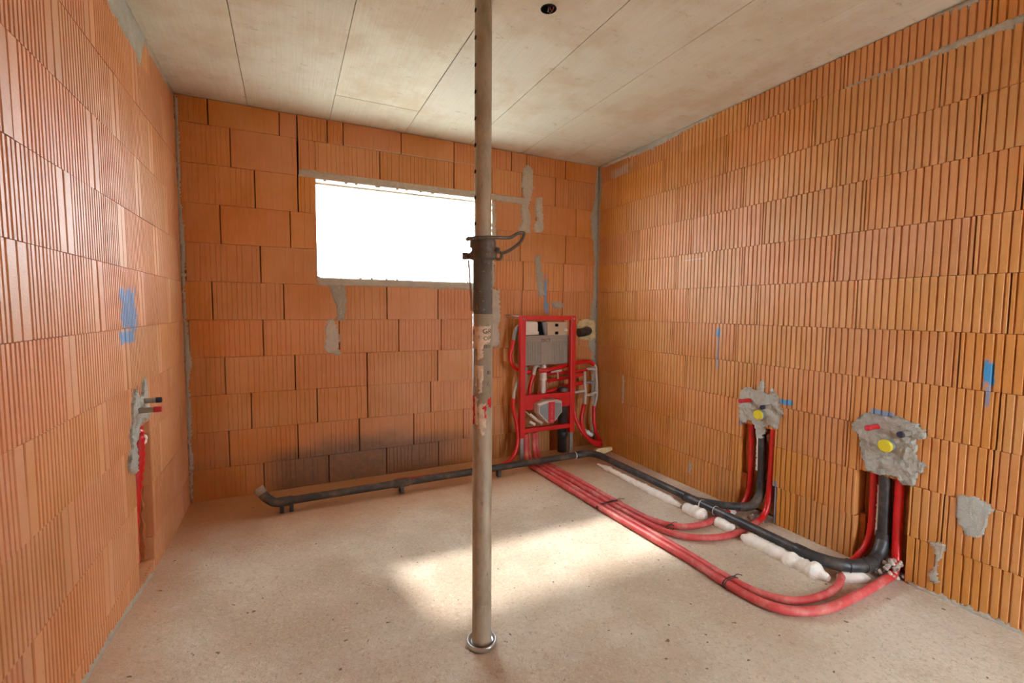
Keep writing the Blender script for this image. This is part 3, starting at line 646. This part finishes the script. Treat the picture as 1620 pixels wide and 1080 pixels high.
# ------------------------------------------------------------------ hoses and fittings around the frame
def hose(label, pts, r=.0165, mat='red_riser', cat='hose', group='red hoses at the installation frame', fits=(), name='water_hose', extra=()):
    t = thing(name, tuple(pts[0]), label, cat, group)
    MB().tube(spline(pts, 7), r, 12).build('sleeve', mat, t)
    for (p, rr, mt, nm) in fits: MB().tube(spline(p, 5), rr, 10).build(nm, mt, t)
    return t
hose('red hose with grey elbow looping out left of the cistern', [(2.296, -.15, 1.04), (2.285, -.15, .98), (2.268, -.15, .92), (2.278, -.15, .85), (2.32, -.14, .80), (2.40, -.12, .765), (2.50, -.11, .755)], fits=[([(2.41, -.10, 1.150), (2.36, -.13, 1.153), (2.318, -.15, 1.12), (2.298, -.15, 1.03)], .016, 'grey_mid', 'fitting')])
MB_ = hose('red hose with grey fitting dropping left of the frame and running off behind the drain', [(2.292, -.17, .55), (2.286, -.17, .48), (2.315, -.18, .34), (2.325, -.19, .2), (2.27, -.22, .075), (2.18, -.24, .03), (2.05, -.25, .021), (1.9, -.25, .020), (1.6, -.24, .020), (1.3, -.22, .020)], fits=[([(2.36, -.13, .70), (2.32, -.16, .66), (2.296, -.17, .60), (2.292, -.17, .53)], .013, 'grey_light', 'fitting')])
hose('topmost red hose passing under the cistern to the corner', [(2.545, -.150, .765), (2.62, -.176, .775), (2.75, -.155, .790), (2.88, -.13, .807), (3.0, -.12, .822), (3.09, -.11, .818), (3.145, -.11, .79)], .019, fits=[([(3.14, -.11, .795), (3.168, -.11, .76), (3.172, -.11, .70)], .013, 'grey_light', 'fitting')])
hose('second red hose from the top running to a grey tee near the corner', [(2.655, -.08, .725), (2.78, -.085, .73), (2.90, -.095, .735), (3.02, -.10, .735), (3.08, -.10, .745)], .015, fits=[([(3.07, -.10, .745), (3.11, -.105, .752), (3.165, -.11, .745)], .014, 'grey_light', 'fitting')])
hose('third red hose behind the frame at half height', [(2.64, -.15, .672), (2.75, -.12, .680), (2.88, -.115, .688), (2.97, -.12, .700), (3.02, -.125, .715)], .016, fits=[([(2.655, -.165, .755), (2.70, -.165, .757), (2.76, -.165, .760)], .010, 'grey_light', 'fitting'), ([(2.715, -.165, .757), (2.725, -.165, .72), (2.725, -.165, .69)], .007, 'grey_light', 'fitting')])
hose('lowest red hose slanting up behind the cross plate', [(2.55, -.10, .555), (2.68, -.10, .572), (2.80, -.10, .594), (2.93, -.105, .615), (3.03, -.11, .628)], .018, fits=[([(3.02, -.11, .626), (3.07, -.115, .630), (3.165, -.12, .625)], .012, 'grey_mid', 'fitting')])
hose('short red hose hanging from a grey elbow beside the white flush pipe', [(2.497, -.135, .735), (2.478, -.135, .68), (2.462, -.135, .61), (2.455, -.135, .54)], .0175, fits=[([(2.565, -.10, .80), (2.535, -.115, .805), (2.512, -.13, .785), (2.497, -.135, .725)], .016, 'grey_light', 'fitting'), ([(2.44, -.12, .80), (2.425, -.12, .74), (2.42, -.12, .60)], .014, 'grey_mid', 'fitting')])
hose('red hose dropping from the inner grey pipe in the corner and curling forward', [(3.018, -.15, .435), (2.985, -.17, .36), (2.972, -.18, .29), (2.995, -.19, .185), (3.05, -.20, .115), (3.12, -.20, .085), (3.185, -.185, .075)], .019, fits=[([(3.027, -.14, .735), (3.030, -.14, .62), (3.034, -.145, .55), (3.018, -.15, .42)], .013, 'grey_light', 'fitting'), ([(2.90, -.14, .548), (2.96, -.14, .552), (3.03, -.14, .560)], .013, 'grey_light', 'fitting')])
hose('red hose dropping from the outer grey pipe hard in the corner', [(3.158, -.11, .40), (3.150, -.12, .33), (3.150, -.13, .24), (3.17, -.135, .15), (3.205, -.13, .085), (3.215, -.15, .055)], .019, fits=[([(3.172, -.11, .71), (3.178, -.115, .60), (3.180, -.115, .50), (3.160, -.11, .39)], .014, 'grey_light', 'fitting'), ([(3.03, -.14, .525), (3.09, -.13, .515), (3.178, -.115, .530)], .012, 'grey_light', 'fitting')])
hose('red hose curving down from behind the right leg of the frame', [(2.895, -.17, .40), (2.90, -.19, .33), (2.93, -.225, .235), (3.0, -.245, .145), (3.07, -.252, .09), (3.14, -.245, .055)], .016)
fm = thing('foam_lump', (3.15, -.09, 0), 'white foam lump at the foot of the hoses in the corner', 'foam')
mb = MB(); mb.tube(spline([(3.04, -.085, .14), (3.09, -.08, .165), (3.15, -.08, .125), (3.20, -.085, .15), (3.215, -.09, .10)], 6), [.012+.012*abs(math.sin(k*.9)) for k in range(25)], 10); mb.build('foam_body', 'foam', fm)
MB().prism([(3.02, .035), (3.06, .062), (3.22, .055), (3.225, .03), (3.12, .005), (3.05, .012)], lambda a, b: (a, -.310, b), lambda a, b: (a, -.285, b)).build('foam_offcut', 'foam_yellow', fm)

# ------------------------------------------------------------------ floor drain along the back wall
DY, DZc = -.405, .068
dr = thing('floor_drain_pipe', (.5, DY, 0), 'long black drain pipe lying on the floor along the back wall', 'pipe')
MB().cyl((.545, DY-.005, DZc), (2.80, DY+.01, DZc), .0255, 20).build('pipe_run', 'black_dusty', dr)
MB().tube([(.515, DY-.005, DZc), (.53, DY-.005, DZc), (.605, DY-.005, DZc)], [.0285, .030, .030], 20).build('socket', 'black_dusty', dr)
el = MB().tube(spline([(.535, DY-.005, DZc), (.50, DY-.004, DZc+.006), (.455, DY+.02, DZc+.035), (.425, DY+.04, DZc+.075)], 6), [.027]*12+[.028]*7, 18).build('elbow', 'black_dusty', dr)
MB().tube([(.438, DY+.03, DZc+.055), (.425, DY+.04, DZc+.075), (.414, DY+.047, DZc+.092)], [.0305, .0315, .031], 18).build('taped_end', 'tape', el)
MB().tube([(1.245, DY, DZc), (1.25, DY, DZc), (1.35, DY, DZc), (1.355, DY, DZc)], [.027, .030, .030, .027], 20).build('socket', 'black_dusty', dr)
MB().tube([(2.775, DY+.01, DZc), (2.78, DY+.01, DZc), (2.85, DY+.01, DZc), (2.855, DY+.01, DZc)], [.027, .031, .031, .027], 20).build('socket', 'black', dr)
for x in (.545, .60, 1.30, 2.05): MB().box((x-.012, DY-.028, .001), (x+.012, DY+.026, DZc-.01), .003).build('pipe_clip', 'black', dr)
def ring_around(c, axis, r, wr):
    ax = Vector(axis).normalized(); a = ax.orthogonal().normalized(); b = ax.cross(a)
    return MB().tube([Vector(c)+(a*math.cos(t*math.pi/10)+b*math.sin(t*math.pi/10))*r for t in range(20)], wr, 6, closed=True)
ring_around((2.765, DY+.01, DZc), (1, 0, 0), .029, .004).build('seal_ring', 'tie_white', dr)

# drain along the right wall, with branch to the first outlet and riser of the second
DXr, DZr = 2.955, .062
rd = thing('wall_drain_pipe', (DXr, -1.4, 0), 'long black drain pipe on the floor along the right wall', 'pipe')
MB().tube(spline([(2.85, DY+.01, DZc), (2.89, DY+.008, DZc), (2.925, DY-.02, DZc), (DXr-.005, -.50, DZc), (DXr-.005, -.55, DZc)], 5), .028, 18).build('corner_elbow', 'black', rd)
MB().tube([(DXr-.005, -.54, DZc), (DXr, -1.38, DZr+.004), (DXr, -2.20, DZr)], .0255, 20).build('pipe_run', 'black', rd)
MB().tube([(DXr, -1.425, DZr), (DXr, -1.43, DZr), (DXr, -1.53, DZr), (DXr, -1.535, DZr)], [.027, .0305, .0305, .027], 20).build('socket', 'black', rd)
MB().tube(spline([(DXr+.005, -1.50, DZr+.004), (3.0, -1.575, DZr+.008), (3.06, -1.66, DZr+.012), (3.13, -1.715, DZr+.016)], 5), .0235, 16).build('branch', 'black', rd)
ela = MB().tube(spline([(3.11, -1.702, DZr+.014), (3.16, -1.725, DZr+.014), (3.215, -1.735, DZr+.03), (3.262, -1.735, DZr+.085), (3.272, -1.732, DZr+.14)], 5), .0265, 16).build('elbow', 'black_dusty', rd)
MB().tube([(3.272, -1.732, .19), (3.274, -1.728, .35), (3.272, -1.722, .50), (3.262, -1.722, .60)], .0235, 16).build('riser', 'black', rd)
MB().tube([(3.272, -1.732, .175), (3.272, -1.732, .235)], .0275, 16).build('socket', 'black', rd)
# swept bend into the second chase
MB().tube([(DXr, -2.155, DZr), (DXr, -2.16, DZr), (DXr, -2.215, DZr), (DXr, -2.22, DZr)], [.027, .031, .031, .027], 20).build('socket', 'black', rd)
elb = MB().tube(spline([(DXr, -2.20, DZr), (2.962, -2.265, DZr), (3.0, -2.345, DZr), (3.075, -2.395, DZr), (3.16, -2.408, DZr+.004), (3.225, -2.405, DZr+.025), (3.265, -2.402, DZr+.085)], 6), .0300, 18).build('swept_bend', 'black', rd)
MB().tube([(3.270, -2.40, .145), (3.274, -2.396, .30), (3.268, -2.393, .50), (3.262, -2.393, .58)], .0255, 16).build('riser', 'black', rd)
MB().tube([(3.268, -2.40, .120), (3.272, -2.40, .190)], .0305, 16).build('socket', 'black', rd)
for (c, ax, r_) in (((3.03, -2.372, DZr), (1, -.6, 0), .032), ((3.10, -2.402, DZr), (1, -.2, 0), .032), ((3.165, -2.41, DZr+.005), (1, 0, .1), .032)): ring_around(c, ax, r_, .002).build('binding_wire', 'wire', elb)
for y in (-1.555, -1.66): ring_around((DXr, y, DZr), (0, 1, 0), .0275, .0028).build('cable_tie', 'tie_white', rd)
ring_around((DXr, -1.415, DZr), (0, 1, 0), .0275, .0028).build('cable_tie', 'wire', rd)

# ------------------------------------------------------------------ the four red hoses on the floor, each rising into the wall
HZ = .0205
def floor_hose(label, floor_pts, riser_pts, r=.0185):
    t = thing('floor_hose', (floor_pts[2][0], floor_pts[2][1], 0), label, 'hose', 'red hoses running across the floor')
    MB().tube(spline(floor_pts, 8), r, 12).build('floor_run', 'red_hose', t)
    pts = spline(riser_pts, 10); rr = [r*(1.0+.05*math.sin(i*2.1)) for i in range(len(pts))]
    MB().tube(pts, rr, 12).build('riser', 'red_riser', t)
    return t
floor_hose('outermost red floor hose, sweeping widest into the nearest wall chase', [(2.395, -.185, .24), (2.40, -.19, .14), (2.385, -.24, .05), (2.37, -.33, HZ), (2.371, -.5, HZ), (2.381, -.893, HZ), (2.395, -1.279, HZ), (2.412, -1.60, HZ), (2.428, -1.95, HZ), (2.424, -2.20, HZ), (2.452, -2.36, HZ), (2.53, -2.447, HZ), (2.667, -2.489, HZ), (2.849, -2.492, HZ), (3.02, -2.487, HZ+.002), (3.145, -2.482, HZ+.006)],
           [(3.125, -2.4825, HZ+.006), (3.20, -2.478, .030), (3.250, -2.468, .075), (3.268, -2.458, .17), (3.270, -2.455, .30), (3.270, -2.455, .50)], .0195)
floor_hose('second red floor hose, ending under the foam of the nearest wall chase', [(2.43, -.16, .24), (2.435, -.165, .14), (2.425, -.22, .05), (2.42, -.32, HZ), (2.425, -.5, HZ), (2.430, -.893, HZ), (2.442, -1.25, HZ), (2.457, -1.56, HZ), (2.470, -1.90, HZ), (2.472, -2.14, HZ), (2.505, -2.30, HZ), (2.591, -2.395, HZ), (2.73, -2.424, HZ), (2.87, -2.412, HZ), (2.985, -2.370, .018), (3.06, -2.335, .017)],
           [(3.04, -2.343, .0185), (3.12, -2.325, .022), (3.205, -2.322, .040), (3.257, -2.337, .105), (3.276, -2.343, .20), (3.278, -2.342, .35), (3.278, -2.340, .50)], .0165)
floor_hose('third red floor hose, the lower of the pair turning into the farther wall chase', [(2.475, -.185, .24), (2.48, -.19, .14), (2.470, -.24, .05), (2.465, -.33, HZ), (2.474, -.5, HZ), (2.488, -.81, HZ), (2.497, -1.243, HZ), (2.509, -1.45, HZ), (2.535, -1.640, HZ), (2.605, -1.765, HZ), (2.738, -1.838, HZ), (2.88, -1.856, HZ-.002), (3.0, -1.842, .0185), (3.13, -1.815, .022)],
           [(3.11, -1.818, .021), (3.18, -1.807, .030), (3.232, -1.80, .075), (3.258, -1.797, .16), (3.264, -1.798, .30), (3.264, -1.803, .60)], .0180)
floor_hose('innermost red floor hose, the upper of the pair turning into the farther wall chase', [(2.515, -.16, .24), (2.518, -.165, .14), (2.512, -.22, .05), (2.512, -.32, HZ), (2.522, -.5, HZ), (2.536, -.767, HZ), (2.545, -1.16, HZ), (2.552, -1.38, HZ), (2.580, -1.545, HZ), (2.660, -1.655, HZ), (2.797, -1.695, HZ), (2.91, -1.680, HZ-.002), (3.01, -1.655, .0185), (3.08, -1.642, .0185)],
           [(3.06, -1.645, .0185), (3.14, -1.640, .022), (3.22, -1.642, .040), (3.266, -1.648, .105), (3.280, -1.650, .20), (3.280, -1.648, .35), (3.274, -1.648, .60)], .0175)
def wire_tie(label, c, half, rad, ax):
    t = thing('wire_tie', c, label, 'wire tie', 'wire ties on the floor hoses')
    ax = Vector(ax).normalized(); s_ = Vector((-ax.y, ax.x, 0)); C = Vector(c)
    for k in (-.5, .5):
        lp = [C+ax*(k*.012)+s_*(half*math.copysign(min(1, abs(math.cos(a))*1.15), math.cos(a)))+Vector((0, 0, HZ+rad*math.sin(a))) for a in [2*math.pi*i/18 for i in range(18)]]
        MB().tube(lp, .0028, 6, closed=True).build('loop', 'wire', t)
    MB().tube(spline([C+s_*half*.6+Vector((0, 0, HZ+rad)), C+s_*half*.8+Vector((0, 0, HZ+rad+.012))+ax*.01, C+s_*half*1.1+Vector((0, 0, HZ+rad+.010))+ax*.025], 4), .0022, 6).build('twist', 'wire', t)
wire_tie('wire tie holding all four red hoses together nearest the red frame', (2.470, -1.235, 0), .098, .0205, (.02, -1, 0))
wire_tie('wire tie around the pair of hoses bending to the farther chase', (2.578, -1.655, 0), .048, .0210, (.35, -1, 0))
wire_tie('wire tie around the pair of hoses nearest the viewer', (2.449, -2.175, 0), .047, .0218, (.05, -1, 0))

# ------------------------------------------------------------------ foam strips under the wall drain
def foam_strip(label, a, b, r0, r1, x0, x1, seed, z0=.010, step=.012, mat='foam'):
    n = max(6, int(abs(b-a)/step)); pts = []; rr = []
    for i in range(n+1):
        t = i/n; y = a+(b-a)*t; pts.append((x0+(x1-x0)*t+.006*nz(y*14, seed), y, z0+.004*nz(y*20, seed+4)))
        e = min(1, 6*t+.35, 6*(1-t)+.35); rr.append(max(.006, (r0+(r1-r0)*t)*(1+.55*nz(y*26, seed+9)+.25*nz(y*60, seed+2)))*e)
    t = tag(MB().tube(pts, rr, 10).build('foam_strip', mat), label, 'foam', 'foam strips under the wall drain'); return t
foam_strip('long thin white foam strip beside the far part of the wall drain', -.52, -1.44, .020, .034, 2.910, 2.900, 1.0, .010)
foam_strip('thick white foam strip beside the pipe junction of the wall drain', -1.46, -1.630, .040, .044, 2.900, 2.912, 2.0, .014)
foam_strip('short fat foam blob between the two hoses under the wall drain', -1.690, -1.825, .036, .034, 2.922, 2.920, 3.0, .014)
foam_strip('long white foam strip along the near part of the wall drain', -1.885, -2.350, .038, .044, 2.905, 2.914, 4.0, .012)
foam_strip('curved foam under the swept black bend', -2.355, -2.435, .030, .022, 2.975, 3.10, 5.0, .012)
foam_strip('small foam strip under the black branch to the farther chase', -1.60, -1.66, .022, .022, 3.06, 3.145, 6.0, .016)
def clump(name, label, c, n, rad, spread, mat, cat, seed):
    t = thing(name, c, label, cat); rnd = random.Random(seed); mb = MB()
    for k in range(n):
        q = Vector(c)+Vector((rnd.uniform(-1, 1)*spread[0], rnd.uniform(-1, 1)*spread[1], abs(rnd.uniform(0, 1))*spread[2]))
        r = rad*rnd.uniform(.6, 1.3); bm = bmesh.new(); bmesh.ops.create_icosphere(bm, subdivisions=2, radius=r)
        vs = [v.co*(1+.35*nz(*(v.co*70+q*30)))+q for v in bm.verts]; bm.verts.index_update()
        mb.add(vs, [[v.index for v in f.verts] for f in bm.faces], True); bm.free()
    mb.build('foam_body', mat, t); return t
clump('foam_lump', 'dirty foam clump around the pipes at the foot of the nearest chase', (3.215, -2.445, .010), 70, .0105, (.05, .055, .085), 'foam_dirty', 'foam', 5)
clump('foam_lump', 'small grey foam clump at the foot of the farther chase', (3.20, -1.77, .006), 26, .010, (.05, .045, .02), 'foam_dirty', 'foam', 8)
# foam along the risers
def riser_foam(label, x, y, z0, z1, seed):
    n = 22; pts = [(x+.004*nz(i*.7, seed), y+.004*nz(i*.9, seed+3), z0+(z1-z0)*i/n) for i in range(n+1)]
    rr = [max(.004, .012*(1+.7*nz(i*.8, seed+7))) for i in range(n+1)]
    tag(MB().tube(pts, rr, 8).build('foam_strip', 'foam'), label, 'foam')
riser_foam('thin foam strip beside the black riser of the nearest chase', 3.285, -2.366, .16, .42, 2)
riser_foam('thin foam strip beside the black riser of the farther chase', 3.285, -1.693, .28, .50, 4)
# ------------------------------------------------------------------ pipe outlets
def outlet(name, label, loc, stubs, drain, sx):
    t = thing(name, loc, label, 'pipe outlet', 'capped pipe outlets')
    for (p0, p1, r, body, cap, clen) in stubs:
        a = Vector(p0); b = Vector(p1); d = (b-a).normalized()
        s_ = MB().tube([a, b], r, 14).build('pipe_stub', body, t)
        MB().tube([b-d*clen, b-d*clen*.98, b, b+d*.003, b+d*.0031], [r*.9, r*1.06, r*1.06, r*.85, r*.45], 14).build('end_cap', cap, s_)
    if drain:
        p, r = drain; d = Vector((sx, 0, 0)); p = Vector(p)
        q = MB().tube([p-d*.05, p+d*.02], r*.92, 20).build('drain_socket', 'grey_mid', t)
        MB().tube([p+d*.012, p+d*.013, p+d*.024, p+d*.027], [r*.9, r, r, r*.82], 22).build('drain_cap', 'yellow', q)
    return t
outlet('wash_outlet', 'farther wall outlet with yellow cap, red stub and dark stub', (W, -1.72, .66), [((3.27, -1.655, .727), (3.147, -1.650, .729), .0125, 'red_riser', 'red_cap', .02), ((3.27, -1.795, .718), (3.155, -1.793, .716), .0125, 'tube_grey', 'blue_cap', .02)], ((3.222, -1.738, .655), .030), -1)
outlet('wash_outlet', 'nearest wall outlet with yellow cap, red stub and dark stub', (W, -2.41, .65), [((3.27, -2.362, .724), (3.143, -2.362, .726), .0125, 'red_riser', 'red_cap', .024), ((3.27, -2.488, .722), (3.163, -2.488, .722), .0145, 'tube_grey', 'blue_cap', .012)], ((3.224, -2.413, .644), .031), -1)
outlet('wall_outlet', 'left wall outlet with two horizontal stubs, one red and one dark tip', (0, -1.05, .82), [((-.03, -1.095, .838), (.088, -1.090, .838), .0125, 'tube_grey', 'red_cap', .026), ((-.03, -1.005, .865), (.072, -1.000, .865), .0125, 'tube_grey', 'blue_cap', .020)], None, 1)
cr_ = thing('chase_hose', (-.04, -1.02, .1), 'red corrugated hose with foam inside the left wall chase', 'hose')
pts = [(-.030, -.995, .760), (-.016, -1.025, .70), (-.014, -1.050, .60), (-.022, -1.072, .50), (-.036, -1.08, .35), (-.045, -1.07, .12)]
q = spline(pts, 14); MB().tube(q, [.0255*(1+.08*math.sin(i*1.35)) for i in range(len(q))], 14).build('sleeve', 'red_riser', cr_)
clump_t = MB()
for k, (y, z, r) in enumerate(((-.955, .685, .018), (-.965, .672, .016), (-.985, .665, .014))):
    bm = bmesh.new(); bmesh.ops.create_icosphere(bm, subdivisions=2, radius=r); bm.verts.index_update()
    clump_t.add([v.co*(1+.2*nz(*(v.co*60)))+Vector((-.012, y, z)) for v in bm.verts], [[v.index for v in f.verts] for f in bm.faces], True); bm.free()
clump_t.build('foam_blob', 'foam', cr_)

# ------------------------------------------------------------------ lamp box in the ceiling
cb = thing('ceiling_box', (CBX, CBY, HC), 'round black lamp box sunk in the ceiling with loose wires', 'lamp box')
mb = MB(); mb.lathe((CBX, CBY, HC), [(.036, -.001), (.0335, -.0025), (.031, -.001), (.030, .010), (.030, .011), (.0, .011)], 28); mb.build('box_body', 'dark', cb)
for k, (p, mt) in enumerate((([(0, 0, .008), (-.004, -.004, -.01), (-.012, -.014, -.022), (-.014, -.026, -.020)], 'steel'), ([(.006, -.002, .008), (.008, -.010, -.012), (.004, -.026, -.020), (.002, -.040, -.014)], 'red_hose'), ([(.003, .004, .008), (.000, -.004, -.016), (-.002, -.020, -.028), (.0, -.036, -.022)], 'black'))):
    MB().tube(spline([(CBX+a, CBY+b, HC+c) for a, b, c in p], 6), .0022, 6).build('wire', mt, cb)
